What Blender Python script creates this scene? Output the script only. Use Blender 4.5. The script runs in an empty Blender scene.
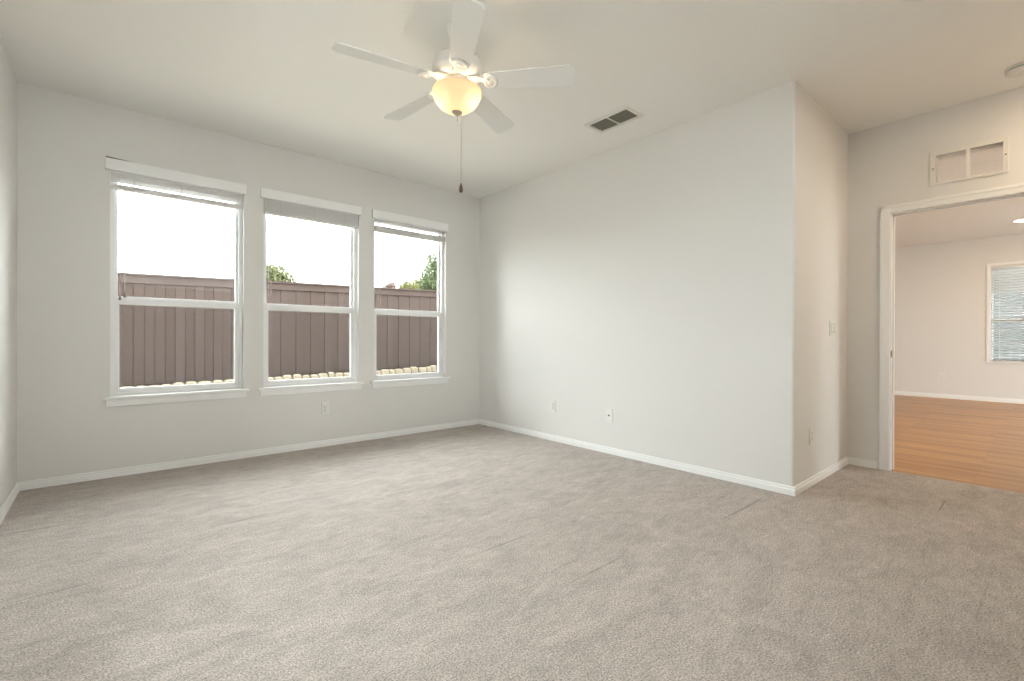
import bpy, bmesh, math, random
from mathutils import Vector, Matrix
random.seed(7)
PI = math.pi
SC = bpy.context.scene
COL = SC.collection

# ------------------------------------------------------------------ camera
# origin: inner far corner of the room (window wall y=0, long right wall x=0, carpet z=0)
YAW, PITCH, ROLL, FPX = 0.716264, -0.0020855, 0.0030408, 466.64
fw = Vector((math.sin(YAW)*math.cos(PITCH), math.cos(YAW)*math.cos(PITCH), math.sin(PITCH)))
rt = Vector((math.cos(YAW), -math.sin(YAW), 0)); up = rt.cross(fw)
rt2 = rt*math.cos(ROLL) + up*math.sin(ROLL); up2 = -rt*math.sin(ROLL) + up*math.cos(ROLL)
cam = bpy.data.cameras.new('camera'); cam.sensor_width = 36.0; cam.lens = FPX/1024*36
cam.clip_start = 0.02; cam.clip_end = 300
camo = bpy.data.objects.new('camera', cam); COL.objects.link(camo)
M = Matrix((rt2, up2, -fw)).transposed().to_4x4(); M.translation = Vector((-3.42445, -4.53559, 1.0244))
camo.matrix_world = M
SC.camera = camo

# ------------------------------------------------------------------ world / exposure
SKY_STRENGTH = 5.7
world = bpy.data.worlds.new('overcast_sky'); SC.world = world; world.use_nodes = True
wn = world.node_tree.nodes['Background']
wn.inputs[0].default_value = (0.94, 0.975, 1.0, 1); wn.inputs[1].default_value = SKY_STRENGTH
SC.view_settings.view_transform = 'Standard'; SC.view_settings.look = 'None'
SC.view_settings.exposure = 1.18; SC.view_settings.gamma = 1.0; SC.view_settings.use_curve_mapping = False
BULB_STRENGTH = 27.0
DOWNLIGHT_STRENGTH = 85.0
NOOK_FILL_STRENGTH = 120.0
WARM = (1.0, 0.78, 0.52, 1)

# ------------------------------------------------------------------ room dimensions
H, W, L, R = 2.74, 3.873, 3.4355, 1.232
SOUTH = -5.3
H2, X2, N2, S2 = 2.80, 8.0, -1.8, -7.5      # the next room
DT = 0.125                                   # door-wall thickness

# ------------------------------------------------------------------ materials
def new_mat(name):
    m = bpy.data.materials.new(name); m.use_nodes = True
    nt = m.node_tree; nt.nodes.clear()
    o = nt.nodes.new('ShaderNodeOutputMaterial'); return m, nt, o
def nd(nt, t, **kw):
    n = nt.nodes.new(t)
    for k, v in kw.items():
        if k.startswith('i_'): n.inputs[k[2:].replace('_', ' ')].default_value = v
        else: setattr(n, k, v)
    return n
def rgba(c): return (c[0], c[1], c[2], 1)
def plain(name, col, rough=0.5, bump=0.0, bscale=200.0, var=0.0, vscale=3.0, metal=0.0):
    m, nt, o = new_mat(name)
    p = nd(nt, 'ShaderNodeBsdfPrincipled'); p.inputs['Roughness'].default_value = rough
    p.inputs['Base Color'].default_value = rgba(col); p.inputs['Metallic'].default_value = metal
    tc = nd(nt, 'ShaderNodeTexCoord')
    if var:
        n = nd(nt, 'ShaderNodeTexNoise'); n.inputs['Scale'].default_value = vscale; n.inputs['Detail'].default_value = 4
        nt.links.new(tc.outputs['Object'], n.inputs['Vector'])
        mx = nd(nt, 'ShaderNodeMix', data_type='RGBA')
        mx.inputs[6].default_value = rgba([c*(1-var) for c in col]); mx.inputs[7].default_value = rgba([min(1, c*(1+var)) for c in col])
        nt.links.new(n.outputs['Fac'], mx.inputs[0]); nt.links.new(mx.outputs[2], p.inputs['Base Color'])
    if bump:
        n2 = nd(nt, 'ShaderNodeTexNoise'); n2.inputs['Scale'].default_value = bscale; n2.inputs['Detail'].default_value = 2
        nt.links.new(tc.outputs['Object'], n2.inputs['Vector'])
        b = nd(nt, 'ShaderNodeBump'); b.inputs['Strength'].default_value = bump; b.inputs['Distance'].default_value = 0.002
        nt.links.new(n2.outputs['Fac'], b.inputs['Height']); nt.links.new(b.outputs['Normal'], p.inputs['Normal'])
    nt.links.new(p.outputs[0], o.inputs[0]); return m

def carpet_mat():
    m, nt, o = new_mat('beige_cut_pile_carpet')
    Lk = nt.links.new
    p = nd(nt, 'ShaderNodeBsdfPrincipled'); p.inputs['Roughness'].default_value = 1.0
    p.inputs['Specular IOR Level'].default_value = 0.05
    tc = nd(nt, 'ShaderNodeTexCoord')
    f = nd(nt, 'ShaderNodeTexNoise'); f.inputs['Scale'].default_value = 150; f.inputs['Detail'].default_value = 4; f.inputs['Roughness'].default_value = .8
    Lk(tc.outputs['Object'], f.inputs['Vector'])
    fr = nd(nt, 'ShaderNodeValToRGB'); fr.color_ramp.elements[0].position = .36; fr.color_ramp.elements[1].position = .64
    fr.color_ramp.elements[0].color = (0.235, 0.204, 0.182, 1); fr.color_ramp.elements[1].color = (0.74, 0.668, 0.615, 1)
    Lk(f.outputs['Fac'], fr.inputs[0])
    # trodden / vacuumed patches: pile lying over different ways
    mp = nd(nt, 'ShaderNodeMapping'); mp.inputs['Scale'].default_value = (1.0, 1.9, 1); mp.inputs['Rotation'].default_value = (0, 0, .25)
    Lk(tc.outputs['Object'], mp.inputs['Vector'])
    g = nd(nt, 'ShaderNodeTexNoise'); g.inputs['Scale'].default_value = 4.2; g.inputs['Detail'].default_value = 6; g.inputs['Distortion'].default_value = .9; g.inputs['Roughness'].default_value = .62
    Lk(mp.outputs[0], g.inputs['Vector'])
    gr = nd(nt, 'ShaderNodeMapRange'); gr.inputs[1].default_value = .3; gr.inputs[2].default_value = .7; gr.inputs[3].default_value = .84; gr.inputs[4].default_value = 1.10
    Lk(g.outputs['Fac'], gr.inputs[0])
    mx = nd(nt, 'ShaderNodeMix', data_type='RGBA', blend_type='MULTIPLY'); mx.inputs[0].default_value = 1
    Lk(fr.outputs[0], mx.inputs[6]); Lk(gr.outputs[0], mx.inputs[7])
    mpm = nd(nt, 'ShaderNodeMapping'); mpm.inputs['Scale'].default_value = (1.0, 2.2, 1); mpm.inputs['Rotation'].default_value = (0, 0, -.5)
    Lk(tc.outputs['Object'], mpm.inputs['Vector'])
    gm = nd(nt, 'ShaderNodeTexNoise'); gm.inputs['Scale'].default_value = 14; gm.inputs['Detail'].default_value = 5; gm.inputs['Roughness'].default_value = .75; gm.inputs['Distortion'].default_value = .6
    Lk(mpm.outputs[0], gm.inputs['Vector'])
    gmr = nd(nt, 'ShaderNodeMapRange'); gmr.inputs[1].default_value = .3; gmr.inputs[2].default_value = .7; gmr.inputs[3].default_value = .86; gmr.inputs[4].default_value = 1.12
    Lk(gm.outputs['Fac'], gmr.inputs[0])
    mxm = nd(nt, 'ShaderNodeMix', data_type='RGBA', blend_type='MULTIPLY'); mxm.inputs[0].default_value = 1
    Lk(mx.outputs[2], mxm.inputs[6]); Lk(gmr.outputs[0], mxm.inputs[7]); mx = mxm
    # thin vacuum furrows along x
    mp2 = nd(nt, 'ShaderNodeMapping'); mp2.inputs['Scale'].default_value = (0.9, 26, 1)
    Lk(tc.outputs['Object'], mp2.inputs['Vector'])
    s = nd(nt, 'ShaderNodeTexNoise'); s.inputs['Scale'].default_value = 1.0; s.inputs['Detail'].default_value = 1
    Lk(mp2.outputs[0], s.inputs['Vector'])
    sr = nd(nt, 'ShaderNodeMapRange'); sr.inputs[1].default_value = .70; sr.inputs[2].default_value = .75; sr.inputs[3].default_value = 1.0; sr.inputs[4].default_value = .72
    Lk(s.outputs['Fac'], sr.inputs[0])
    mx2 = nd(nt, 'ShaderNodeMix', data_type='RGBA', blend_type='MULTIPLY'); mx2.inputs[0].default_value = 1
    Lk(mx.outputs[2], mx2.inputs[6]); Lk(sr.outputs[0], mx2.inputs[7])
    Lk(mx2.outputs[2], p.inputs['Base Color'])
    add = nd(nt, 'ShaderNodeMath', operation='MULTIPLY_ADD'); add.inputs[1].default_value = .35
    Lk(g.outputs['Fac'], add.inputs[0]); Lk(f.outputs['Fac'], add.inputs[2])
    b = nd(nt, 'ShaderNodeBump'); b.inputs['Strength'].default_value = .35; b.inputs['Distance'].default_value = .006
    Lk(add.outputs[0], b.inputs['Height']); Lk(b.outputs[0], p.inputs['Normal'])
    Lk(p.outputs[0], o.inputs[0]); return m

def wood_floor_mat():
    m, nt, o = new_mat('honey_oak_planks'); Lk = nt.links.new
    p = nd(nt, 'ShaderNodeBsdfPrincipled'); p.inputs['Roughness'].default_value = .32; p.inputs['Specular IOR Level'].default_value = .35; p.inputs['Coat Weight'].default_value = 0; p.inputs['Coat Roughness'].default_value = .16
    tc = nd(nt, 'ShaderNodeTexCoord')
    mp = nd(nt, 'ShaderNodeMapping'); mp.inputs['Rotation'].default_value = (0, 0, PI/2)
    Lk(tc.outputs['Object'], mp.inputs['Vector'])
    br = nd(nt, 'ShaderNodeTexBrick'); br.offset = .37; br.inputs['Scale'].default_value = 1
    br.inputs['Brick Width'].default_value = 1.15; br.inputs['Row Height'].default_value = .085
    br.inputs['Mortar Size'].default_value = .0012; br.inputs['Mortar Smooth'].default_value = .4
    br.inputs['Color1'].default_value = (.33, .145, .039, 1); br.inputs['Color2'].default_value = (.49, .25, .078, 1); br.inputs['Mortar'].default_value = (.2, .08, .03, 1)
    br.inputs['Bias'].default_value = 0
    Lk(mp.outputs[0], br.inputs['Vector'])
    mp2 = nd(nt, 'ShaderNodeMapping'); mp2.inputs['Scale'].default_value = (34, 1.6, 1); Lk(tc.outputs['Object'], mp2.inputs['Vector'])
    n = nd(nt, 'ShaderNodeTexNoise'); n.inputs['Scale'].default_value = 1.6; n.inputs['Detail'].default_value = 5; Lk(mp2.outputs[0], n.inputs['Vector'])
    r = nd(nt, 'ShaderNodeMapRange'); r.inputs[1].default_value = .3; r.inputs[2].default_value = .7; r.inputs[3].default_value = .78; r.inputs[4].default_value = 1.18
    Lk(n.outputs['Fac'], r.inputs[0])
    mx = nd(nt, 'ShaderNodeMix', data_type='RGBA', blend_type='MULTIPLY'); mx.inputs[0].default_value = 1
    Lk(br.outputs['Color'], mx.inputs[6]); Lk(r.outputs[0], mx.inputs[7]); Lk(mx.outputs[2], p.inputs['Base Color'])
    Lk(p.outputs[0], o.inputs[0]); return m

def glass_mat():
    m, nt, o = new_mat('clear_window_glass'); Lk = nt.links.new
    t = nd(nt, 'ShaderNodeBsdfTransparent'); t.inputs[0].default_value = (.95, .97, .96, 1)
    g = nd(nt, 'ShaderNodeBsdfGlossy'); g.inputs['Roughness'].default_value = .02
    fr = nd(nt, 'ShaderNodeFresnel'); fr.inputs[0].default_value = 1.14
    mx = nd(nt, 'ShaderNodeMixShader'); Lk(fr.outputs[0], mx.inputs[0]); Lk(t.outputs[0], mx.inputs[1]); Lk(g.outputs[0], mx.inputs[2])
    Lk(mx.outputs[0], o.inputs[0]); return m
def screen_mat():
    m, nt, o = new_mat('grey_insect_screen'); Lk = nt.links.new
    t = nd(nt, 'ShaderNodeBsdfTransparent'); d = nd(nt, 'ShaderNodeBsdfDiffuse'); d.inputs[0].default_value = (.08, .08, .08, 1)
    mx = nd(nt, 'ShaderNodeMixShader'); mx.inputs[0].default_value = .15; Lk(t.outputs[0], mx.inputs[1]); Lk(d.outputs[0], mx.inputs[2])
    Lk(mx.outputs[0], o.inputs[0]); return m
def emit_mat(name, col, s):
    m, nt, o = new_mat(name); e = nd(nt, 'ShaderNodeEmission'); e.inputs[0].default_value = col; e.inputs[1].default_value = s
    nt.links.new(e.outputs[0], o.inputs[0]); return m
def bowl_mat():
    m, nt, o = new_mat('frosted_alabaster_glass'); Lk = nt.links.new
    tc = nd(nt, 'ShaderNodeTexCoord'); n = nd(nt, 'ShaderNodeTexNoise'); n.inputs['Scale'].default_value = 9; n.inputs['Detail'].default_value = 3
    Lk(tc.outputs['Object'], n.inputs['Vector'])
    r = nd(nt, 'ShaderNodeValToRGB'); r.color_ramp.elements[0].color = (.49, .45, .375, 1); r.color_ramp.elements[1].color = (.57, .53, .45, 1)
    Lk(n.outputs['Fac'], r.inputs[0])
    tl = nd(nt, 'ShaderNodeBsdfTranslucent'); Lk(r.outputs[0], tl.inputs[0])
    df = nd(nt, 'ShaderNodeBsdfDiffuse'); Lk(r.outputs[0], df.inputs[0])
    tr = nd(nt, 'ShaderNodeBsdfTransparent')
    a = nd(nt, 'ShaderNodeMixShader'); a.inputs[0].default_value = .35; Lk(tl.outputs[0], a.inputs[1]); Lk(df.outputs[0], a.inputs[2])
    b = nd(nt, 'ShaderNodeMixShader'); b.inputs[0].default_value = .07; Lk(a.outputs[0], b.inputs[1]); Lk(tr.outputs[0], b.inputs[2])
    Lk(b.outputs[0], o.inputs[0]); return m
def fence_mat():
    m, nt, o = new_mat('weathered_brown_cedar'); Lk = nt.links.new
    p = nd(nt, 'ShaderNodeBsdfPrincipled'); p.inputs['Roughness'].default_value = .9; p.inputs['Specular IOR Level'].default_value = .1
    tc = nd(nt, 'ShaderNodeTexCoord')
    sep = nd(nt, 'ShaderNodeSeparateXYZ'); Lk(tc.outputs['Object'], sep.inputs[0])
    dv = nd(nt, 'ShaderNodeMath', operation='DIVIDE'); dv.inputs[1].default_value = .14; Lk(sep.outputs[0], dv.inputs[0])
    fl = nd(nt, 'ShaderNodeMath', operation='FLOOR'); Lk(dv.outputs[0], fl.inputs[0])
    wn_ = nd(nt, 'ShaderNodeTexWhiteNoise', noise_dimensions='1D'); Lk(fl.outputs[0], wn_.inputs['W'])
    mp = nd(nt, 'ShaderNodeMapping'); mp.inputs['Scale'].default_value = (14, 14, .9); Lk(tc.outputs['Object'], mp.inputs[0])
    n = nd(nt, 'ShaderNodeTexNoise'); n.inputs['Scale'].default_value = 2; n.inputs['Detail'].default_value = 4; Lk(mp.outputs[0], n.inputs[0])
    ad = nd(nt, 'ShaderNodeMath', operation='ADD'); Lk(wn_.outputs['Value'], ad.inputs[0]); Lk(n.outputs['Fac'], ad.inputs[1])
    hf = nd(nt, 'ShaderNodeMath', operation='MULTIPLY'); hf.inputs[1].default_value = .5; Lk(ad.outputs[0], hf.inputs[0])
    r = nd(nt, 'ShaderNodeValToRGB'); r.color_ramp.elements[0].position = .2; r.color_ramp.elements[1].position = .8
    r.color_ramp.elements[0].color = (.050, .0362, .0312, 1); r.color_ramp.elements[1].color = (.058, .0435, .0385, 1)
    Lk(hf.outputs[0], r.inputs[0]); Lk(r.outputs[0], p.inputs['Base Color']); Lk(p.outputs[0], o.inputs[0]); return m
def leaf_mat(name, c0, c1):
    m, nt, o = new_mat(name); Lk = nt.links.new
    g = nd(nt, 'ShaderNodeNewGeometry'); r = nd(nt, 'ShaderNodeValToRGB')
    r.color_ramp.elements[0].color = rgba(c0); r.color_ramp.elements[1].color = rgba(c1)
    Lk(g.outputs['Random Per Island'], r.inputs[0])
    d = nd(nt, 'ShaderNodeBsdfDiffuse'); t = nd(nt, 'ShaderNodeBsdfTranslucent'); Lk(r.outputs[0], d.inputs[0]); Lk(r.outputs[0], t.inputs[0])
    mx = nd(nt, 'ShaderNodeMixShader'); mx.inputs[0].default_value = .4; Lk(d.outputs[0], mx.inputs[1]); Lk(t.outputs[0], mx.inputs[2]); Lk(mx.outputs[0], o.inputs[0]); return m

M_WALL = plain('painted_drywall', (.772, .750, .722), .6, .12, 130)
M_WALL2 = plain('painted_drywall_warm', (.77, .75, .725), .6, .12, 130)
M_CEIL = plain('ceiling_paint', (.88, .86, .825), .8, .15, 110)
M_TRIM = plain('white_trim_paint', (.90, .895, .88), .35, .04, 40)
M_VINYL = plain('white_vinyl', (.90, .90, .90), .35, .03, 60)
M_SLAT = plain('white_blind_slats', (.78, .77, .75), .4, .03, 60)
M_SLAT2 = plain('grey_white_blind_slats', (.60, .60, .59), .45, .03, 60)
M_CORD = plain('white_cord', (.7, .7, .68), .8, .05, 400)
M_TASSEL = plain('grey_tassel', (.25, .23, .22), .6, .05, 300)
M_PLATE = plain('white_plastic', (.80, .79, .75), .3, .02, 80)
M_SLOT = plain('dark_slot', (.10, .09, .08), .6, .03, 80)
M_CARPET = carpet_mat()
M_WOOD = wood_floor_mat()
M_GLASS = glass_mat()
M_SCREEN = screen_mat()
M_FENCE = fence_mat()
M_GROUND = plain('dry_grass_soil', (.30, .265, .205), 1.0, .5, 40, .35, 6)
M_STONE = plain('tan_limestone', (.20,.165,.115), .9, .5, 30, .3, 9)
M_FANWHITE = plain('fan_white_enamel', (.80, .78, .74), .35, .02, 60)
M_BLADE = plain('fan_blade_white', (.78, .77, .74), .4, .04, 30)
M_BOWL = bowl_mat()
M_BULB = emit_mat('warm_bulb_glow', WARM, BULB_STRENGTH)
M_DOWN = emit_mat('recessed_lamp_glow', (1, .80, .58, 1), DOWNLIGHT_STRENGTH)
M_NOOK_FILL = emit_mat('added_nook_glow', (1, .78, .54, 1), NOOK_FILL_STRENGTH)
M_NICKEL = plain('brushed_bronze', (.30, .25, .20), .35, .03, 200, metal=.8)
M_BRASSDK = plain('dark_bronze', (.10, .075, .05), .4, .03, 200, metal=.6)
M_FINIAL = plain('tan_finial_paint', (.42, .35, .28), .4, .03, 200)
M_CHAIN = plain('pale_bead_chain', (.50, .43, .34), .4, .03, 300)
M_FOB = plain('dark_walnut_fob', (.10, .045, .02), .4, .05, 80)
M_DUCT = plain('dark_duct_metal', (.03, .03, .022), .6, .05, 60)
M_LOUVER = plain('register_louver_paint', (.17, .16, .12), .5, .03, 80)
M_VENTW = plain('register_white_paint', (.78, .75, .69), .5, .03, 80)
M_GRILLE = plain('grille_paint', (.78, .75, .70), .5, .03, 80)
M_LEAF_A = leaf_mat('light_green_leaves', (.11,.12,.055),(.19,.195,.11))
M_LEAF_B = leaf_mat('mid_green_leaves', (.075,.097,.048),(.155,.177,.10))
M_LEAF_C = leaf_mat('yellow_green_leaves', (.125,.125,.05),(.2,.19,.09))
M_LEAF_D = leaf_mat('reddish_leaves', (.15,.10,.09),(.21,.15,.13))
M_BARK = plain('grey_brown_bark', (.05, .04, .03), .9, .5, 30, .3, 10)
M_SIDING = plain('grey_house_siding', (.08, .083, .086), .8, .05, 30, .1, 3)
M_ROOF = plain('dark_shingles', (.07, .07, .075), .9, .4, 25, .3, 8)
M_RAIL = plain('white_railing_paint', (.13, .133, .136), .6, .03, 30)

# ------------------------------------------------------------------ mesh helpers
def link(o, parent=None):
    COL.objects.link(o)
    if parent is not None: o.parent = parent
    return o
def build(name, bm, mat, parent=None, smooth=False, loc=None):
    bmesh.ops.recalc_face_normals(bm, faces=bm.faces)
    me = bpy.data.meshes.new(name); bm.to_mesh(me); bm.free()
    if smooth:
        for p in me.polygons: p.use_smooth = True
    me.materials.append(mat)
    o = bpy.data.objects.new(name, me); link(o, parent)
    if loc: o.location = loc
    return o
def empty(name, loc, parent=None):
    o = bpy.data.objects.new(name, None); o.location = loc; o.empty_display_size = .1; link(o, parent); return o
def tag(o, label=None, cat=None, group=None, kind=None):
    if label: o['label'] = label
    if cat: o['category'] = cat
    if group: o['group'] = group
    if kind: o['kind'] = kind
    return o
def box(bm, x0, x1, y0, y1, z0, z1, bev=0.0, mat=None):
    vs = [bm.verts.new((x, y, z)) for x in (x0, x1) for y in (y0, y1) for z in (z0, z1)]
    idx = [(0, 1, 3, 2), (4, 6, 7, 5), (0, 4, 5, 1), (2, 3, 7, 6), (0, 2, 6, 4), (1, 5, 7, 3)]
    fs = [bm.faces.new([vs[i] for i in f]) for f in idx]
    if bev:
        es = list({e for f in fs for e in f.edges})
        r = bmesh.ops.bevel(bm, geom=es, offset=bev, segments=2, affect='EDGES', profile=.6)
        vs = list({v for f in r['faces'] for v in f.verts} | {v for v in vs if v.is_valid})
    if mat is not None: bmesh.ops.transform(bm, matrix=mat, verts=vs)
    return vs
def lathe(bm, prof, seg=32, c=(0, 0, 0), mat=None):
    rings = []; allv = []
    for r, z in prof:
        if r < 1e-6: ring = [bm.verts.new((c[0], c[1], c[2]+z))]
        else: ring = [bm.verts.new((c[0]+r*math.cos(2*PI*k/seg), c[1]+r*math.sin(2*PI*k/seg), c[2]+z)) for k in range(seg)]
        rings.append(ring); allv += ring
    for a, b in zip(rings, rings[1:]):
        for k in range(seg):
            k2 = (k+1) % seg
            if len(a) == 1 and len(b) == 1: continue
            if len(a) == 1: bm.faces.new((a[0], b[k], b[k2]))
            elif len(b) == 1: bm.faces.new((a[k], a[k2], b[0]))
            else: bm.faces.new((a[k], a[k2], b[k2], b[k]))
    if mat is not None: bmesh.ops.transform(bm, matrix=mat, verts=allv)
    return allv
def tube(bm, pts, r, seg=8, cap=True):
    rings = []; pts = [Vector(p) for p in pts]
    rs = r if isinstance(r, (list, tuple)) else [r]*len(pts)
    for i, p in enumerate(pts):
        d = (pts[min(i+1, len(pts)-1)] - pts[max(i-1, 0)]).normalized()
        a = d.orthogonal().normalized() if i == 0 else (rings_a - d*rings_a.dot(d)).normalized()
        rings_a = a; b = d.cross(a)
        rings.append([bm.verts.new(p + a*rs[i]*math.cos(2*PI*k/seg) + b*rs[i]*math.sin(2*PI*k/seg)) for k in range(seg)])
    for a, b in zip(rings, rings[1:]):
        for k in range(seg): bm.faces.new((a[k], a[(k+1) % seg], b[(k+1) % seg], b[k]))
    if cap: bm.faces.new(rings[0][::-1]); bm.faces.new(rings[-1])
def prism(bm, outline, z0, z1, mat=None):
    a = [bm.verts.new((x, y, z0)) for x, y in outline]; b = [bm.verts.new((x, y, z1)) for x, y in outline]
    n = len(a)
    bm.faces.new(a[::-1]); bm.faces.new(b)
    for i in range(n): bm.faces.new((a[i], a[(i+1) % n], b[(i+1) % n], b[i]))
    if mat is not None: bmesh.ops.transform(bm, matrix=mat, verts=a+b)
    return a+b
def slab(bm, axis, u0, u1, v0, v1, w0, w1, holes=()):
    """a wall or ceiling panel: u,v in its plane, thickness w0..w1, rectangular holes cut through it"""
    us = sorted({u0, u1} | {h[0] for h in holes} | {h[1] for h in holes})
    vs = sorted({v0, v1} | {h[2] for h in holes} | {h[3] for h in holes})
    def P(u, v, w): return {'x': (w, u, v), 'y': (u, w, v), 'z': (u, v, w)}[axis]
    cache = {}
    def V(i, j, k):
        key = (i, j, k)
        if key not in cache: cache[key] = bm.verts.new(P(us[i], vs[j], (w0, w1)[k]))
        return cache[key]
    nu, nv = len(us)-1, len(vs)-1
    def solid(i, j):
        if i < 0 or j < 0 or i >= nu or j >= nv: return False
        cu, cv = (us[i]+us[i+1])/2, (vs[j]+vs[j+1])/2
        return not any(h[0] < cu < h[1] and h[2] < cv < h[3] for h in holes)
    for i in range(nu):
        for j in range(nv):
            if not solid(i, j): continue
            for k in (0, 1): bm.faces.new((V(i, j, k), V(i+1, j, k), V(i+1, j+1, k), V(i, j+1, k)))
            for di, dj, e in ((-1, 0, ((i, j), (i, j+1))), (1, 0, ((i+1, j), (i+1, j+1))), (0, -1, ((i, j), (i+1, j))), (0, 1, ((i, j+1), (i+1, j+1)))):
                if not solid(i+di, j+dj):
                    (a, b), (c, d) = e
                    bm.faces.new((V(a, b, 0), V(c, d, 0), V(c, d, 1), V(a, b, 1)))
def struct(name, bm, mat, parent=None, smooth=False):
    o = build(name, bm, mat, parent, smooth)
    if parent is None: o['kind'] = 'structure'
    return o

# ------------------------------------------------------------------ shell
WIN = [(-3.403, -2.532), (-2.378, -1.512), (-1.350, -0.482)]
WZ0, WZ1 = 0.592, 2.300
WT = 0.14
bm = bmesh.new(); slab(bm, 'y', -W-.15, .12, -.1, H+.1, 0, WT, [(a, b, WZ0, WZ1) for a, b in WIN]); struct('wall_north', bm, M_WALL)
LW = [(-3.15, -2.30, .70, 1.80)]
SWN = [(-3.45, -1.45, 1.86, 2.58)]
bm = bmesh.new(); slab(bm, 'x', SOUTH-.14, 0, -.1, H+.1, -W-.14, -W, LW); struct('wall_west', bm, M_WALL)
# long right wall with its rounded outer corner
prof = [(.12, 0), (0, 0)]
rc = .016
for k in range(7):
    a = PI + k*(PI/2)/6
    prof.append((rc + rc*math.cos(a), -L+rc + rc*math.sin(a)))
prof.append((.12, -L))
bm = bmesh.new(); prism(bm, prof, -.1, H+.1); wall_e = struct('wall_east', bm, M_WALL)
bm = bmesh.new(); slab(bm, 'y', .12, R+DT, -.1, H+.1, -L, -L+.12); struct('wall_return', bm, M_WALL)
DY0, DY1, DZ = -4.525, -3.712, 2.030
GR = (-4.328, -3.984, 2.200, 2.396)
bm = bmesh.new(); slab(bm, 'x', S2, -L, -.1, H2+.1, R, R+DT, [(DY0, DY1, -.2, DZ), GR]); struct('wall_door', bm, M_WALL)
bm = bmesh.new(); slab(bm, 'y', -W-.14, R, -.1, H+.1, SOUTH-.14, SOUTH, SWN); struct('wall_south', bm, M_WALL)
VENT = (-.515, -.350, -2.475, -2.120)
bm = bmesh.new(); slab(bm, 'z', -W-.14, R, SOUTH-.14, WT, H, H+.1, [VENT]); struct('ceiling', bm, M_CEIL)
bm = bmesh.new()
prism(bm, [(-W-.1, .05), (-W-.1, SOUTH-.1), (R+.012, SOUTH-.1), (R+.012, -L+.1), (.06, -L+.1), (.06, .05)], -.05, 0)
struct('floor', bm, M_CARPET)
# next room
bm = bmesh.new(); slab(bm, 'z', R+.012, X2, S2, N2, -.06, -.012); struct('floor_wood', bm, M_WOOD)
bm = bmesh.new(); slab(bm, 'z', R+DT, X2+.14, S2-.14, N2+.14, H2, H2+.1); struct('ceiling_beyond', bm, M_WALL2)
FW = (-4.80, -3.885, .675, 2.305); FW2 = (-6.60, -5.685, .675, 2.305)
bm = bmesh.new(); slab(bm, 'x', S2-.14, N2+.14, -.1, H2+.1, X2, X2+.14, [FW, FW2]); struct('wall_far', bm, M_WALL2)
bm = bmesh.new(); slab(bm, 'y', R+DT, X2, -.1, H2+.1, N2, N2+.14); struct('wall_far_north', bm, M_WALL2)
SW = (3.2, 6.4, .1, 2.05)
bm = bmesh.new(); slab(bm, 'y', R+DT, X2, -.1, H2+.1, S2-.14, S2, [SW]); struct('wall_far_south', bm, M_WALL2)

# baseboards: two-step profile
def baseboard(name, axis, a, b, w, side, mat=M_TRIM, h=.058, z0=0.0):
    bm = bmesh.new()
    pr = [(0, 0), (.014, 0), (.014, h*.62), (.009, h*.70), (.009, h*.92), (.006, h), (0, h)]
    A = []; B = []
    for d, z in pr:
        if axis == 'x': A.append(bm.verts.new((a, w+side*d, z+z0))); B.append(bm.verts.new((b, w+side*d, z+z0)))
        else: A.append(bm.verts.new((w+side*d, a, z+z0))); B.append(bm.verts.new((w+side*d, b, z+z0)))
    n = len(pr); bm.faces.new(A); bm.faces.new(B[::-1])
    for i in range(n): bm.faces.new((A[i], A[(i+1) % n], B[(i+1) % n], B[i]))
    return struct(name, bm, mat)
baseboard('baseboard_north', 'x', -W, 0, 0, -1)
baseboard('baseboard_west', 'y', SOUTH, -.014, -W, 1)
baseboard('baseboard_east', 'y', -L-.014, -.014, 0, -1)
baseboard('baseboard_return', 'x', 0, R, -L, -1)
baseboard('baseboard_door', 'y', DY1+.066, -L-.014, R, -1)
baseboard('baseboard_far', 'y', S2, N2, X2, -1, h=.075, z0=-.012)

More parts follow.
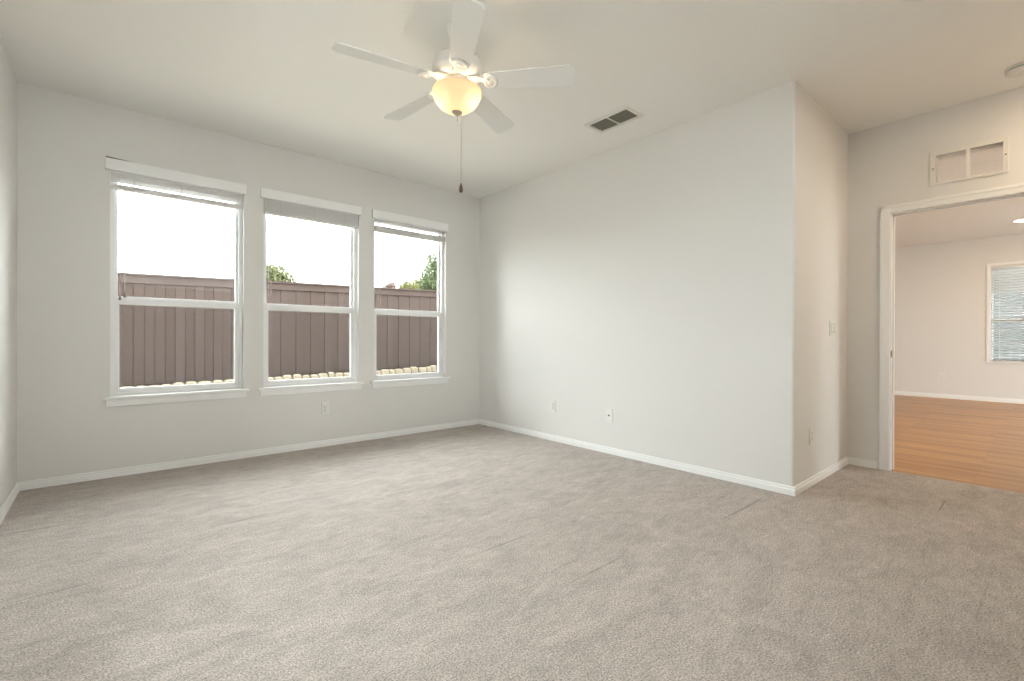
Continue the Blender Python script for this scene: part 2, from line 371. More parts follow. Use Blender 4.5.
# ------------------------------------------------------------------ windows
def window(i, a, b):
    w = empty('window_%d' % i, ((a+b)/2, .06, WZ0)); w['kind'] = 'structure'
    ox, oy, oz = w.location
    def part(name, boxes, mat, bev=.002):
        bm = bmesh.new()
        for q in boxes: box(bm, q[0]-ox, q[1]-ox, q[2]-oy, q[3]-oy, q[4]-oz, q[5]-oz, bev)
        return build(name, bm, mat, w)
    y0, y1 = .055, .125
    f = .026
    part('frame', [(a, a+f, y0, y1, WZ0, WZ1), (b-f, b, y0, y1, WZ0, WZ1), (a+f, b-f, y0, y1, WZ1-f, WZ1), (a+f, b-f, y0, y1, WZ0, WZ0+.022)], M_VINYL)
    zm = 1.300
    s = .020
    part('upper_sash', [(a+f, a+f+s, .095, .118, zm, WZ1-f), (b-f-s, b-f, .095, .118, zm, WZ1-f), (a+f+s, b-f-s, .095, .118, WZ1-f-.03, WZ1-f), (a+f+s, b-f-s, .094, .118, zm+.002, zm+.045)], M_VINYL)
    s = .030
    ls = part('lower_sash', [(a+f, a+f+s, .062, .092, WZ0+.022, zm+.034), (b-f-s, b-f, .062, .092, WZ0+.022, zm+.034), (a+f+.001, b-f-.001, .058, .0925, zm-.018, zm+.035), (a+f+s, b-f-s, .062, .092, WZ0+.0215, WZ0+.055)], M_VINYL)
    bm = bmesh.new()
    for t in (.25, .75):
        x = a+(b-a)*t; box(bm, x-.022-ox, x+.022-ox, .062-oy, .085-oy, zm+.034-oz, zm+.044-oz, .003)
    build('sash_lock', bm, M_VINYL, ls)
    part('upper_pane', [(a+f+.01, b-f-.01, .104, .108, zm+.02, WZ1-f-.01)], M_GLASS, 0)
    part('lower_pane', [(a+f+.02, b-f-.02, .075, .079, WZ0+.04, zm)], M_GLASS, 0)
    part('insect_screen', [(a+f, b-f, .1205, .1215, WZ0+.022, zm+.01)], M_SCREEN, 0)
    # stool and apron
    part('stool', [(a-.040, b+.040, -.034, 0, WZ0-.020, WZ0+.002), (a, b, -.001, y0, WZ0-.018, WZ0+.002)], M_TRIM, .004)
    part('apron', [(a-.022, b+.022, -.016, 0, WZ0-.070, WZ0-.020)], M_TRIM, .003)
    return w
for i, (a, b) in enumerate(WIN): window(i+1, a, b)

# ------------------------------------------------------------------ raised blinds
def blind(a, b, slat_zs, cord_x, label, tassels):
    w = empty('window_blind', ((a+b)/2, 0, 2.135)); tag(w, label, 'blind', 'raised blinds on the three windows')
    ox, oy, oz = w.location
    bm = bmesh.new()
    box(bm, a-.028-ox, b+.016-ox, -.022, -.004, 2.262-oz, 2.346-oz, .004)
    box(bm, a-.028-ox, a-.018-ox, -.008, -.001, 2.262-oz, 2.346-oz); box(bm, b+.006-ox, b+.016-ox, -.008, -.001, 2.262-oz, 2.346-oz)
    build('valance', bm, M_TRIM, w)
    bm = bmesh.new(); box(bm, a+.006-ox, b-.006-ox, .004, .048, 2.250-oz, 2.292-oz, .003); build('headrail', bm, M_SLAT, w)
    bm = bmesh.new()
    for z, tilt in slat_zs:
        m = Matrix.Translation((0, .026, z-oz)) @ Matrix.Rotation(tilt, 4, 'X')
        box(bm, a+.008-ox, b-.008-ox, -.024, .024, -.0014, .0014, 0, m)
    build('slats', bm, M_SLAT, w)
    bm = bmesh.new(); box(bm, a+.008-ox, b-.008-ox, .002, .050, 2.134-oz, 2.150-oz, .004); build('bottom_rail', bm, M_SLAT, w)
    bm = bmesh.new()
    for t in (.16, .5, .84):
        x = a+(b-a)*t-ox
        tube(bm, [(x, .001, 2.255-oz), (x, .001, 2.140-oz), (x, .012, 2.133-oz), (x, .040, 2.133-oz), (x, .051, 2.140-oz), (x, .051, 2.255-oz)], .0022, 6)
        build('ladder_cord', bm, M_CORD, w); bm = bmesh.new()
    bm.free()
    for cx_, zb in cord_x:
        bm = bmesh.new(); tube(bm, [(cx_-ox, -.001, 2.255-oz), (cx_-ox+.001, -.002, (2.25+zb)/2-oz), (cx_-ox, -.002, zb-oz)], .0016, 6)
        c = build('pull_cord', bm, M_CORD, w)
        if tassels:
            bm = bmesh.new(); lathe(bm, [(0, 0), (.006, -.003), (.009, -.03), (.007, -.036), (0, -.037)], 10, (cx_-ox, -.002, zb-oz)); build('tassel', bm, M_TASSEL, c, True)
    return w
pk = lambda z0, z1, n, t=0.0: [(z0+(z1-z0)*k/(n-1), t) for k in range(n)]
blind(*WIN[0], pk(2.152, 2.168, 6) + [(2.203, -.55), (2.219, -.55), (2.235, -.55)], [(-3.345, 1.345), (-3.318, 1.365)],
      'white horizontal blind drawn up in the leftmost of the three windows', True)
blind(*WIN[1], pk(2.152, 2.246, 24), [(-2.318, 1.42), (-2.338, 1.40)],
      'white horizontal blind drawn up tight in the middle of the three windows', False)
blind(*WIN[2], pk(2.152, 2.194, 13) + [(2.236, .15)], [(-1.28, 1.40), (-1.292, 1.36)],
      'white horizontal blind drawn up in the window nearest the room corner', False)
# dark wedge drawn in for the shadow gap above the left valance
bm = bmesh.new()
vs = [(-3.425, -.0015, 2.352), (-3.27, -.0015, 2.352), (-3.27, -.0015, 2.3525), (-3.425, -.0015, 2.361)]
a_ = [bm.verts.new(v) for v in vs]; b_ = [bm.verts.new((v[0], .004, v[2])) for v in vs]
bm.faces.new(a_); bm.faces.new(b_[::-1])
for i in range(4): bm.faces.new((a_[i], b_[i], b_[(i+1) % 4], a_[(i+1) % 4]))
t1 = struct('shadow_gap_1', bm, M_BRASSDK)

# ------------------------------------------------------------------ ceiling fan
FX, FY, FZ = -1.969, -2.396, 2.4355
fan = empty('ceiling_fan', (FX, FY, H)); tag(fan, 'white five-blade ceiling fan with lit bowl lamp hanging from the ceiling', 'ceiling fan')
fl = lambda z: z - H
bm = bmesh.new(); lathe(bm, [(0, 0), (.054, 0), (.055, -.010), (.050, -.034), (.036, -.056), (.020, -.066), (0, -.066)], 32); build('canopy', bm, M_FANWHITE, fan, True)
bm = bmesh.new(); tube(bm, [(0, 0, -.06), (0, 0, fl(2.585))], .013, 16); build('downrod', bm, M_FANWHITE, fan, True)
bm = bmesh.new()
lathe(bm, [(0, fl(2.580)), (.035, fl(2.580)), (.045, fl(2.568)), (.105, fl(2.560)), (.126, fl(2.550)), (.133, fl(2.534)), (.133, fl(2.500)), (.138, fl(2.494)), (.138, fl(2.486)), (.131, fl(2.478)), (.122, fl(2.464)), (.100, fl(2.452)), (.070, fl(2.447)), (0, fl(2.447))], 48)
motor = build('motor_housing', bm, M_FANWHITE, fan, True)
bm = bmesh.new(); lathe(bm, [(.068, fl(2.450)), (.072, fl(2.443)), (.072, fl(2.425)), (.062, fl(2.412)), (.05, fl(2.406)), (0, fl(2.406))], 40); build('switch_housing', bm, M_FANWHITE, fan, True)
bm = bmesh.new()
tube(bm, [(0, 0, fl(2.41)), (0, 0, fl(2.262))], .006, 10)
for k in range(3):
    a = 2*PI*k/3 + .3
    tube(bm, [(.04*math.cos(a), .04*math.sin(a), fl(2.412)), (.126*math.cos(a), .126*math.sin(a), fl(2.398))], .006, 8)
build('lamp_fitter', bm, M_FANWHITE, fan, True)
bm = bmesh.new()
outer = [(.133, 2.392), (.135, 2.382), (.132, 2.362), (.122, 2.336), (.103, 2.310), (.076, 2.289), (.040, 2.275), (.008, 2.270)]
inner = [(r-.004 if r > .01 else r, z+.003) for r, z in outer][::-1]
lathe(bm, [(r, fl(z)) for r, z in outer + inner + [outer[0]]], 48); bowl = build('lamp_bowl', bm, M_BOWL, fan, True)
bm = bmesh.new(); lathe(bm, [(0, fl(2.282)), (.028, fl(2.280)), (.029, fl(2.274)), (.020, fl(2.264)), (.010, fl(2.258)), (.006, fl(2.252)), (0, fl(2.250))], 24); build('finial', bm, M_FINIAL, bowl, True)
vr = Vector((math.cos(YAW), -math.sin(YAW), 0))
for s in (-1, 1):
    c = vr*(.066*s)
    bm = bmesh.new(); lathe(bm, [(0, -.042), (.014, -.039), (.023, -.028), (.025, -.014), (.018, .004), (.012, .018), (.012, .026), (0, .028)], 20, (c.x, c.y, fl(2.360)))
    build('bulb', bm, M_BULB, fan, True)
    bm = bmesh.new(); lathe(bm, [(0, .026), (.013, .026), (.014, .050), (0, .052)], 16, (c.x, c.y, fl(2.360))); build('bulb_socket', bm, M_FANWHITE, fan, True)
# pull chain
q = vr*.024
bm = bmesh.new(); tube(bm, [(q.x, q.y, fl(2.45)), (q.x, q.y, fl(1.88))], .0017, 6)
for k in range(36): lathe(bm, [(0, .0032), (.0032, 0), (0, -.0032)], 6, (q.x, q.y, fl(2.26)-k*.0104))
ch = build('pull_chain', bm, M_CHAIN, fan)
bm = bmesh.new(); lathe(bm, [(0, .052), (.004, .050), (.009, .030), (.011, .016), (.008, .002), (0, 0)], 16, (q.x, q.y, fl(1.832))); build('fob', bm, M_FOB, ch, True)
q2 = vr*.004
bm = bmesh.new(); tube(bm, [(q2.x, q2.y, fl(2.25)), (q2.x, q2.y, fl(2.225))], .0018, 6); lathe(bm, [(0, .012), (.004, .006), (0, 0)], 8, (q2.x, q2.y, fl(2.222))); build('pull_chain', bm, M_CHAIN, fan)
# blades
pit = Matrix.Translation((0, 0, fl(FZ))) @ Matrix.Rotation(math.radians(-14), 4, 'X')
def blade_mesh():
    bm = bmesh.new()
    r0, r1, w0, w1, c = .155, .6415, .054, .070, .030
    o = [(r0, -w0*.8), (r0+.02, -w0)]
    o += [(r1-c + c*math.sin(t), -w1+c - c*math.cos(t)) for t in [k*PI/2/5 for k in range(6)]]
    o += [(r1-c + c*math.cos(t), w1-c + c*math.sin(t)) for t in [k*PI/2/5 for k in range(6)]]
    o += [(r0+.02, w0), (r0, w0*.8)]
    prism(bm, o, 0, .006, pit); return bm
def iron_mesh():
    bm = bmesh.new()
    # flat arm dropping from the motor to the blade
    def strip(pts, th):
        T = []; B = []
        for x, hw, z in pts:
            T.append([bm.verts.new((x, -hw, z+th)), bm.verts.new((x, hw, z+th))]); B.append([bm.verts.new((x, -hw, z)), bm.verts.new((x, hw, z))])
        for i in range(len(pts)-1):
            bm.faces.new((T[i][0], T[i+1][0], T[i+1][1], T[i][1])); bm.faces.new((B[i][0], B[i][1], B[i+1][1], B[i+1][0]))
            bm.faces.new((T[i][0], B[i][0], B[i+1][0], T[i+1][0])); bm.faces.new((T[i][1], T[i+1][1], B[i+1][1], B[i][1]))
        bm.faces.new((T[0][0], T[0][1], B[0][1], B[0][0])); bm.faces.new((T[-1][0], B[-1][0], B[-1][1], T[-1][1]))
    strip([(.066, .046, fl(2.441)), (.095, .036, fl(2.444)), (.118, .026, fl(2.448)), (.136, .019, fl(2.443)), (.150, .017, fl(2.438)), (.165, .022, fl(2.428)), (.185, .022, fl(2.427))], .006)
    # rounded medallion under the blade root
    mm = pit @ Matrix.Translation((.188, 0, -.006)) @ Matrix.Diagonal((.9, 1.15, 1, 1))
    lathe(bm, [(0, .006), (.040, .006), (.042, .002), (.040, -.005), (.034, -.008), (.029, -.006), (.024, -.003), (.018, -.004), (.010, -.007), (0, -.008)], 28, (0, 0, 0), mm)
    return bm
b0 = build('blade', blade_mesh(), M_BLADE, fan); i0 = build('blade_iron', iron_mesh(), M_FANWHITE, b0, True)
A0 = 2.93788014
for k in range(5):
    if k == 0: o = b0
    else:
        o = b0.copy(); COL.objects.link(o); o.parent = fan
        ii = i0.copy(); COL.objects.link(ii); ii.parent = o
    o.rotation_euler = (0, 0, A0 - k*2*PI/5)

# ------------------------------------------------------------------ ceiling register
vx, vy = (VENT[0]+VENT[1])/2, (VENT[2]+VENT[3])/2
vent = empty('ceiling_vent', (vx, vy, H)); tag(vent, 'rectangular supply register with dark louvers in the ceiling right of the fan', 'vent')
hx, hy = (VENT[1]-VENT[0])/2, (VENT[3]-VENT[2])/2
bm = bmesh.new()
fl_ = .030
for q in ((-hx-fl_, hx+fl_, hy, hy+fl_), (-hx-fl_, hx+fl_, -hy-fl_, -hy), (-hx-fl_, -hx, -hy, hy), (hx, hx+fl_, -hy, hy), (-hx, hx, -.006, .006)):
    box(bm, q[0], q[1], q[2], q[3], -.007, -.0005, .002)
build('frame', bm, M_VENTW, vent)
bm = bmesh.new()
for k in range(6):
    x = -hx + (k+.5)*2*hx/6
    for y0_, y1_ in ((-hy, -.006), (.006, hy)):
        box(bm, -.010, .010, y0_, y1_, -.0006, .0006, 0, Matrix.Translation((x, 0, .006)) @ Matrix.Rotation(math.radians(48), 4, 'Y'))
build('louvers', bm, M_LOUVER, vent)
bm = bmesh.new()
for q in ((-hx, -hx+.001, -hy, hy), (hx-.001, hx, -hy, hy), (-hx, hx, -hy, -hy+.001), (-hx, hx, hy-.001, hy)): box(bm, q[0], q[1], q[2], q[3], .012, .20)
box(bm, -hx, hx, -hy, hy, .20, .202)
build('duct', bm, M_DUCT, vent)

# ------------------------------------------------------------------ smoke detector
sd = empty('smoke_detector', (.892, -4.42, H)); tag(sd, 'round white smoke detector on the ceiling before the doorway', 'smoke detector')
bm = bmesh.new(); lathe(bm, [(0, 0), (.072, 0), (.074, -.004), (.074, -.012), (.070, -.014), (0, -.014)], 40); build('base', bm, M_PLATE, sd, True)
bm = bmesh.new(); lathe(bm, [(.062, -.013), (.062, -.021), (0, -.021)], 40); build('gap', bm, M_SLOT, sd)
bm = bmesh.new(); lathe(bm, [(0, -.020), (.070, -.020), (.071, -.026), (.063, -.036), (.050, -.042), (.030, -.044), (.028, -.041), (.012, -.041), (.010, -.044), (0, -.044)], 40); build('cover', bm, M_PLATE, sd, True)

# ------------------------------------------------------------------ transfer grille over the doorway
gx = R
grl = empty('air_grille', (gx, (GR[0]+GR[1])/2, GR[2])); tag(grl, 'white two-pane air return grille on the wall above the doorway', 'air grille')
oy, oz = grl.location.y, grl.location.z
bm = bmesh.new()
Y0, Y1, Z0, Z1 = -4.354, -3.950, 2.180, 2.428
for q in ((Y0, GR[0], Z0, Z1), (GR[1], Y1, Z0, Z1), (GR[0], GR[1], GR[3], Z1), (GR[0], GR[1], Z0, GR[2]), (-4.167, -4.145, GR[2], GR[3])):
    box(bm, -.009, -.0005, q[0]-oy, q[1]-oy, q[2]-oz, q[3]-oz, .0015)
gf = build('frame', bm, M_GRILLE, grl)
for y in (-3.967, -4.341):
    bm = bmesh.new(); lathe(bm, [(0, .003), (.005, .002), (.006, 0)], 12, (0, 0, 0), Matrix.Translation((-.009, y-oy, 2.304-oz)) @ Matrix.Rotation(-PI/2, 4, 'Y'))
    build('screw', bm, M_NICKEL, gf)
bm = bmesh.new()
for k in range(12):
    z = GR[2] + .010 + k*.0160
    box(bm, -.012, .012, GR[0]-oy, GR[1]-oy, -.0006, .0006, 0, Matrix.Translation((.013, 0, z-oz)) @ Matrix.Rotation(math.radians(-14), 4, 'Y'))
build('louvers', bm, M_GRILLE, grl)

# ------------------------------------------------------------------ outlets and switches
def plate(name, loc, rotz, label, cat, kind, w=.072, h=.116, group=None):
    e = empty(name, loc); e.rotation_euler = (0, 0, rotz); tag(e, label, cat, group)
    bm = bmesh.new(); box(bm, -w/2, w/2, -.008, -.0003, -h/2, h/2, .0035); build('cover_plate', bm, M_PLATE, e)
    if kind == 'outlet':
        for s in (-1, 1):
            bm = bmesh.new(); lathe(bm, [(0, .0025), (.0150, .0025), (.0168, 0), (0, 0)], 24, (0, 0, 0), Matrix.Translation((0, -.008, s*.0195)) @ Matrix.Rotation(PI/2, 4, 'X') )
            rc_ = build('receptacle', bm, M_PLATE, e)
            bm = bmesh.new()
            for x in (-.006, .006): box(bm, x-.0013, x+.0013, -.0112, -.0100, s*.0195-.002, s*.0195+.007)
            lathe(bm, [(0, .0007), (.0026, .0005), (.0026, 0)], 10, (0, 0, 0), Matrix.Translation((0, -.0104, s*.0195-.007)) @ Matrix.Rotation(PI/2, 4, 'X'))
            build('slots', bm, M_SLOT, rc_)
        bm = bmesh.new(); lathe(bm, [(0, .001), (.003, .0006), (.003, 0)], 10, (0, 0, 0), Matrix.Translation((0, -.008, 0)) @ Matrix.Rotation(PI/2, 4, 'X')); build('screw', bm, M_NICKEL, e)
    elif kind == 'coax':
        bm = bmesh.new(); lathe(bm, [(0, .011), (.0045, .011), (.005, .002), (.008, .0015), (.008, 0)], 16, (0, 0, 0), Matrix.Translation((0, -.008, 0)) @ Matrix.Rotation(PI/2, 4, 'X')); build('coax_jack', bm, M_BRASSDK, e)
        for s in (-1, 1):
            bm = bmesh.new(); lathe(bm, [(0, .001), (.003, .0006), (.003, 0)], 10, (0, 0, 0), Matrix.Translation((0, -.008, s*.042)) @ Matrix.Rotation(PI/2, 4, 'X')); build('screw', bm, M_PLATE, e)
    elif kind == 'switch':
        n = max(1, round(w/.05))
        for k in range(n):
            x = (k-(n-1)/2)*.046
            bm = bmesh.new(); box(bm, x-.0165, x+.0165, -.0105, -.007, -.033, .033, .001); rk = build('rocker', bm, M_PLATE, e)
            bm = bmesh.new()
            for q in ((x-.0178, x-.0165, -.034, .034), (x+.0165, x+.0178, -.034, .034), (x-.0165, x+.0165, .033, .0345), (x-.0165, x+.0165, -.0345, -.033)): box(bm, q[0], q[1], -.0084, -.0079, q[2], q[3])
            build('rocker_gap', bm, M_SLOT, rk)
    return e
plate('wall_outlet', (-1.843, 0, .362), 0, 'white duplex outlet on the window wall under the middle window', 'outlet', 'outlet')
plate('wall_outlet', (0, -1.243, .350), -PI/2, 'white duplex outlet on the long right wall, nearer the room corner', 'outlet', 'outlet')
plate('coax_outlet', (0, -1.943, .344), -PI/2, 'white cable wall plate with dark centre jack on the long right wall', 'wall plate', 'coax')
plate('light_switch', (.835, -L, 1.120), 0, 'white switch plate with rockers on the short return wall', 'light switch', 'switch', w=.163)
plate('wall_outlet', (.335, -L, .350), 0, 'white outlet low on the short return wall by the doorway', 'outlet', 'outlet')
plate('wall_outlet', (X2, -3.276, .397), -PI/2, 'white outlet on the far wall of the next room', 'outlet', 'outlet')

# ------------------------------------------------------------------ doorway
d = empty('door_1', (R, (DY0+DY1)/2, 0)); d['kind'] = 'structure'
ox, oy = R, (DY0+DY1)/2
cw = .062
bm = bmesh.new()
for sgn, x0, x1 in ((-1, -.014, 0), (1, DT, DT+.014)):
    for q in ((DY1-.006, DY1-.006+cw, 0, DZ+cw-.006), (DY0+.006-cw, DY0+.006, 0, DZ+cw-.006), (DY0+.006, DY1-.006, DZ-.006, DZ+cw-.006)):
        box(bm, x0, x1, q[0]-oy, q[1]-oy, q[2], q[3], .003)
        xa, xb = (x0-.004, x0+.001) if sgn < 0 else (x1-.001, x1+.004)
        if q[1]-q[0] < .1:
            far = q[1] > DY1
            e0, e1 = (q[1]-.022, q[1]-.002) if far else (q[0]+.002, q[0]+.022)
            box(bm, xa, xb, e0-oy, e1-oy, 0, DZ+cw-.008, .0015)
        else: box(bm, xa, xb, DY0-.05-oy, DY1+.05-oy, DZ+cw-.028, DZ+cw-.008, .0015)
build('casing', bm, M_TRIM, d)
bm = bmesh.new()
box(bm, 0, DT, DY1-.012-oy, DY1-oy, 0, DZ); box(bm, 0, DT, DY0-oy, DY0+.012-oy, 0, DZ); box(bm, 0, DT, DY0-oy, DY1-oy, DZ-.012, DZ)
box(bm, .045, .080, DY1-.022-oy, DY1-.012-oy, 0, DZ-.012); box(bm, .045, .080, DY0+.012-oy, DY0+.022-oy, 0, DZ-.012); box(bm, .045, .080, DY0+.012-oy, DY1-.012-oy, DZ-.022, DZ-.012)
build('jamb', bm, M_TRIM, d)
bm = bmesh.new(); box(bm, .006, .036, DY1-.0135-oy, DY1-.0118-oy, .892, .949, .0006); box(bm, -.002, .010, DY1-.0145-oy, DY1-.0118-oy, .905, .936, .001); build('strike_plate', bm, M_BRASSDK, d)

# ------------------------------------------------------------------ next room: window, blind, recessed lamps
def far_window(name, h, with_screen=True):
    y0, y1, z0, z1 = h
    w = empty(name, (X2, (y0+y1)/2, z0)); w['kind'] = 'structure'
    ox, oy, oz = w.location
    def part(nm, boxes, mat, bev=.002):
        bm = bmesh.new()
        for q in boxes: box(bm, q[0]-ox, q[1]-ox, q[2]-oy, q[3]-oy, q[4]-oz, q[5]-oz, bev)
        return build(nm, bm, mat, w)
    xa, xb = X2+.055, X2+.125; f = .03
    part('frame', [(xa, xb, y0, y0+f, z0, z1), (xa, xb, y1-f, y1, z0, z1), (xa, xb, y0+f, y1-f, z1-f, z1), (xa, xb, y0+f, y1-f, z0, z0+f)], M_VINYL)
    zm = 1.37
    part('meeting_rail', [(xa+.005, xb-.01, y0+f, y1-f, zm-.02, zm+.03)], M_VINYL)
    part('pane', [(X2+.09, X2+.094, y0+f-.005, y1-f+.005, z0+f-.005, z1-f+.005)], M_GLASS, 0)
    part('casing', [(X2-.012, X2, y1, y1+.045, z0, z1+.045), (X2-.012, X2, y0-.045, y0, z0, z1+.045), (X2-.012, X2, y0, y1, z1, z1+.045)], M_TRIM)
    part('stool', [(X2-.035, X2+.055, y0-.06, y1+.06, z0-.022, z0)], M_TRIM)
    return w
far_window('window_4', FW); far_window('window_5', FW2)  # the second one is unseen, added to let light into the next room
y0, y1, z0, z1 = FW
bl = empty('window_blind', (X2+.028, (y0+y1)/2, z0)); tag(bl, 'white mini blind lowered over the window in the next room', 'blind')
ox, oy, oz = bl.location
bm = bmesh.new(); box(bm, -.018, .018, y0+.008-oy, y1-.008-oy, z1-.045-oz, z1-.004-oz, .003); build('headrail', bm, M_SLAT, bl)
bm = bmesh.new()
nsl = 36
for k in range(nsl):
    z = z0 + .03 + k*(z1-.05-z0-.03)/(nsl-1)
    t = math.radians(46 if z > 1.82 else 20)
    box(bm, -.024, .024, y0+.012-oy, y1-.012-oy, -.0012, .0012, 0, Matrix.Translation((0, 0, z-oz)) @ Matrix.Rotation(t, 4, 'Y'))
build('slats', bm, M_SLAT2, bl)
bm = bmesh.new(); box(bm, -.024, .024, y0+.012-oy, y1-.012-oy, .008, .020, .002); build('bottom_rail', bm, M_SLAT, bl)
bm = bmesh.new()
for t in (.12, .88):
    y = y0+(y1-y0)*t-oy; tube(bm, [(-.0255, y, .012), (-.0255, y, z1-.03-oz)], .0015, 5)
build('ladder_cord', bm, M_CORD, bl)
def downlight(x, y, label, z=H2, group='recessed lights in the next room', m=None):
    e = empty('recessed_light', (x, y, z)); tag(e, label, 'ceiling light', group)
    bm = bmesh.new(); lathe(bm, [(.070, 0), (.095, 0), (.095, -.004), (.078, -.007), (.070, -.004), (.070, 0)], 32); build('trim_ring', bm, M_TRIM, e, True)
    bm = bmesh.new(); lathe(bm, [(0, -.003), (.070, -.003), (.070, -.0005), (0, -.0005)], 32); build('lens', bm, m or M_DOWN, e)
downlight(6.75, -4.27, 'lit round recessed ceiling light seen through the doorway')
downlight(.62, -4.92, 'added out-of-sight recessed fill light over the carpet before the doorway', H, 'added fill light before the doorway', M_NOOK_FILL)  # unseen lamp added to warm the nook carpet and walls
for x, y in ((3.4, -4.9), (3.4, -2.9), (6.4, -6.4)): downlight(x, y, 'added round recessed fill light out of sight in the next room')  # unseen lamps added to brighten the next room

# unseen windows added for daylight: left wall, behind the camera, next room
for n_, (ya, yb, za, zb) in enumerate(LW):
    lw = empty('window_%d' % (7+n_), (-W-.07, (ya+yb)/2, za)); lw['kind'] = 'structure'
    hw, hh = (yb-ya)/2, zb-za
    bm = bmesh.new()
    for q in ((-hw, -hw+.05, 0, hh), (hw-.05, hw, 0, hh), (-hw, hw, hh-.05, hh), (-hw, hw, 0, .05), (-hw, hw, hh/2-.025, hh/2+.025)): box(bm, -.04, .04, q[0], q[1], q[2], q[3], .003)
    build('frame', bm, M_VINYL, lw)
    bm = bmesh.new(); box(bm, -.003, .003, -hw+.05, hw-.05, .05, hh-.05); build('pane', bm, M_GLASS, lw)
for n_, (xa, xb, za, zb) in enumerate(SWN):  # high window added behind the camera as daylight fill
    lw = empty('window_%d' % (9+n_), ((xa+xb)/2, SOUTH-.07, za)); lw['kind'] = 'structure'
    hw, hh = (xb-xa)/2, zb-za
    bm = bmesh.new()
    for q in ((-hw, -hw+.05, 0, hh), (hw-.05, hw, 0, hh), (-hw, hw, hh-.05, hh), (-hw, hw, 0, .05), (-.02, .02, .05, hh-.05)): box(bm, q[0], q[1], -.04, .04, q[2], q[3], .003)
    build('frame', bm, M_VINYL, lw)
    bm = bmesh.new(); box(bm, -hw+.05, hw-.05, -.003, .003, .05, hh-.05); build('pane', bm, M_GLASS, lw)
sw = empty('window_6', ((SW[0]+SW[1])/2, S2-.07, SW[2])); sw['kind'] = 'structure'  # unseen wide window, added to light the next room
hw = (SW[1]-SW[0])/2; hh = SW[3]-SW[2]
bm = bmesh.new()
for q in ((-hw, -hw+.05, 0, hh), (hw-.05, hw, 0, hh), (-hw, hw, hh-.05, hh), (-hw, hw, 0, .05), (-.03, .03, .05, hh-.05)): box(bm, q[0], q[1], -.04, .04, q[2], q[3], .003)
build('frame', bm, M_VINYL, sw)
bm = bmesh.new(); box(bm, -hw+.05, hw-.05, -.003, .003, .05, hh-.05); build('pane', bm, M_GLASS, sw)

# ------------------------------------------------------------------ outdoors
bm = bmesh.new()
gv = [bm.verts.new(v) for v in ((-30, .14, -.16), (40, .14, -.16), (40, 5.2, .17), (-30, 5.2, .17), (40, 40, .4), (-30, 40, .4), (-30, -30, -.2), (40, -30, -.2))]
bm.faces.new((gv[0], gv[1], gv[2], gv[3])); bm.faces.new((gv[3], gv[2], gv[4], gv[5])); bm.faces.new((gv[6], gv[7], gv[1], gv[0]))
struct('ground', bm, M_GROUND)
FYD = 5.32
fz = lambda x: .258 + .022*(x+3.275)          # foot of the fence
bm = bmesh.new(); box(bm, -12, -W-.14, -9, 3, -.14, -.09); struct('bounce_slab', bm, plain('pale_concrete', (.66, .64, .60), .9, .2, 30, .08, 2))  # unseen pale slab added to bounce daylight up to the ceiling
bm = bmesh.new(); box(bm, -4, 12, -16, S2-.14, -.17, -.10); struct('bounce_slab', bm, bpy.data.materials['pale_concrete'])  # second added slab, bounces daylight into the next room
bm = bmesh.new(); box(bm, X2+.2, 26, -16, 4.8, -.16, -.13); struct('lawn', bm, plain('dark_lawn', (.045, .06, .03), 1.0, .6, 60, .3, 5))
fence = empty('wooden_fence', (0, FYD, fz(0))); tag(fence, 'brown wooden privacy fence of vertical boards across the back yard', 'fence')
bm = bmesh.new()
x = -14.0; k = 0
while x < 18:
    z = fz(x)-fz(0)
    dy = .012 if k % 2 else 0
    box(bm, x+.0015, x+.1385, dy, dy+.016, z, z+1.72, 0)
    x += .14; k += 1
box(bm, -14, 18, .030, .040, -.30, 1.7)
build('boards', bm, M_FENCE, fence)
def sloped(bm, x0, x1, ya, yb, za, zb):
    n = 1
    vs = box(bm, x0, x1, ya, yb, za, zb)
    for v in vs: v.co.z += .022*v.co.x
bm = bmesh.new(); sloped(bm, -14, 18, -.050, .075, 1.795, 1.830); build('cap_rail', bm, M_FENCE, fence)
bm = bmesh.new(); sloped(bm, -14, 18, -.022, -.001, 1.670, 1.795); build('trim_board', bm, M_FENCE, fence)
# edging stones
def stone_mesh(seed):
    rnd = random.Random(seed); bm = bmesh.new(); bmesh.ops.create_icosphere(bm, subdivisions=2, radius=1)
    for v in bm.verts:
        v.co *= 1 + rnd.uniform(-.12, .12)
        v.co.x = max(-.85, min(.85, v.co.x)); v.co.y = max(-.8, min(.8, v.co.y)); v.co.z = max(-.7, min(.75, v.co.z))
    return bm
protos = [build('edging_stone', stone_mesh(i), M_STONE) for i in range(4)]
x = -3.9; k = 0
while x < 3.4:
    o = protos[k] if k < 4 else protos[k % 4].copy()
    if k >= 4: COL.objects.link(o)
    s = random.uniform(.075, .12)
    x += s*.9
    o.location = (x, 5.13 + random.uniform(-.03, .03), fz(x) - .085 + random.uniform(0, .02)); o.scale = (s, .09, random.uniform(.075, .115)); o.rotation_euler = (0, 0, random.uniform(-.3, .3))
    tag(o, 'rough tan edging stone lying in the row along the foot of the fence', 'stone', 'stones along the foot of the fence')
    x += s*.9; k += 1

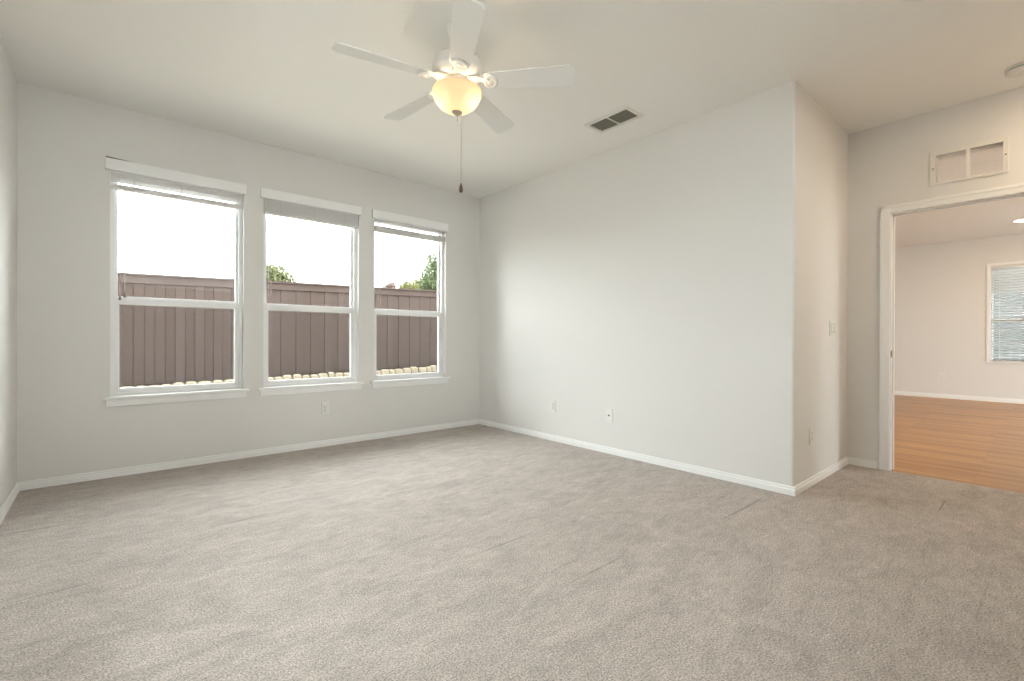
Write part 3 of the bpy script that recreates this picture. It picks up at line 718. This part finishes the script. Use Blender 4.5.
# trees beyond the fence
def tree(name, base, blobs, leaf, n, mat, label, cat='tree'):
    t = empty(name, base); tag(t, label, cat, 'trees beyond the fence')
    base = Vector(base)
    bm = bmesh.new()
    zt = max(b[2] for b in blobs) - base.z
    tube(bm, [(0, 0, -.2), (.03, .02, zt*.5), (0, 0, zt*.95)], [.10, .07, .03], 8)
    for b in blobs:
        c = Vector(b[:3]) - base
        tube(bm, [(.02, .01, c.z*.55), ((c.x)*.6, c.y*.6, c.z*.85), tuple(c)], [.035, .022, .008], 6)
    build('trunk', bm, M_BARK, t, True)
    bm = bmesh.new(); rnd = random.Random(len(name)+n)
    for _ in range(n):
        b = rnd.choices(blobs, weights=[q[3]**2 for q in blobs])[0]
        while True:
            p = Vector((rnd.uniform(-1, 1), rnd.uniform(-1, 1), rnd.uniform(-1, 1)))
            if .25 < p.length < 1: break
        c = Vector(b[:3]) - base + Vector((p.x*b[3], p.y*b[3], p.z*b[4]))
        ax = Vector((rnd.gauss(0, 1), rnd.gauss(0, 1), rnd.gauss(0, 1))).normalized()
        u = ax.orthogonal().normalized(); u = Matrix.Rotation(rnd.uniform(0, 6.28), 3, ax) @ u; w = ax.cross(u)
        s = leaf*rnd.uniform(.6, 1.2)
        pts = [c-u*s, c-u*s*.2+w*s*.42+ax*s*.12, c+u*s*.9, c-u*s*.2-w*s*.42+ax*s*.12]
        v = [bm.verts.new(q) for q in pts]
        bm.faces.new((v[0], v[1], v[2])); bm.faces.new((v[0], v[2], v[3]))
    build('foliage', bm, mat, t)
    return t
tree('shrubby_tree', (-.15, 9.0, .25), [(-.35, 9, 2.58, .48, .44), (-.02, 9, 2.62, .38, .40), (.25, 9, 2.42, .30, .40), (-.75, 9, 2.3, .4, .4)], .06, 4800, M_LEAF_A, 'round light green tree top showing over the fence in the middle window')
tree('tall_tree', (5.1, 9.0, .3), [(5.2, 9, 2.6, .9, .65), (4.6, 9, 2.7, .5, .45), (4.9, 9, 3.2, .45, .45), (4.85, 9, 3.68, .24, .28), (5.4, 9, 3.5, .5, .5), (4.3, 9, 2.6, .36, .33)], .065, 8500, M_LEAF_B, 'tall green tree over the fence at the right of the third window')
tree('low_tree', (2.95, 7.2, .3), [(2.98, 7.2, 2.40, .28, .26), (2.78, 7.2, 2.36, .17, .20)], .045, 1400, M_LEAF_C, 'low yellow-green tree top just above the fence in the third window')
tree('red_leaf_tree', (2.42, 7.2, .3), [(2.44, 7.2, 2.42, .15, .18), (2.33, 7.2, 2.38, .12, .13)], .04, 800, M_LEAF_D, 'small reddish tree top peeping above the fence in the third window')

# neighbour's house and railing seen through the blind of the next room
nh = empty('neighbour_house', (13, -7, -.2)); tag(nh, 'grey neighbouring house seen through the slats of the far blind', 'house')
bm = bmesh.new(); box(bm, 0, 6, -8, 8, 0, 3.6); build('siding', bm, M_SIDING, nh)
bm = bmesh.new()
a = [bm.verts.new(v) for v in ((-.5, -8.5, 3.5), (-.5, 8.5, 3.5), (3, 8.5, 5.1), (3, -8.5, 5.1), (6.5, -8.5, 3.5), (6.5, 8.5, 3.5))]
bm.faces.new((a[0], a[1], a[2], a[3])); bm.faces.new((a[3], a[2], a[5], a[4])); bm.faces.new((a[0], a[3], a[4])); bm.faces.new((a[1], a[5], a[2])); bm.faces.new((a[0], a[4], a[5], a[1]))
build('roof', bm, M_ROOF, nh)
rl = empty('white_railing', (10.5, -5, -.2)); tag(rl, 'pale picket railing seen through the lower half of the far blind', 'railing')
bm = bmesh.new(); box(bm, -.03, .03, -2.2, 2.2, 1.12, 1.18); box(bm, -.03, .03, -2.2, 2.2, .25, .30); build('rail', bm, M_RAIL, rl)
bm = bmesh.new()
for k in range(34): box(bm, -.015, .015, -2.15+k*.13-.02, -2.15+k*.13+.02, 0, 1.12)
build('pickets', bm, M_RAIL, rl)
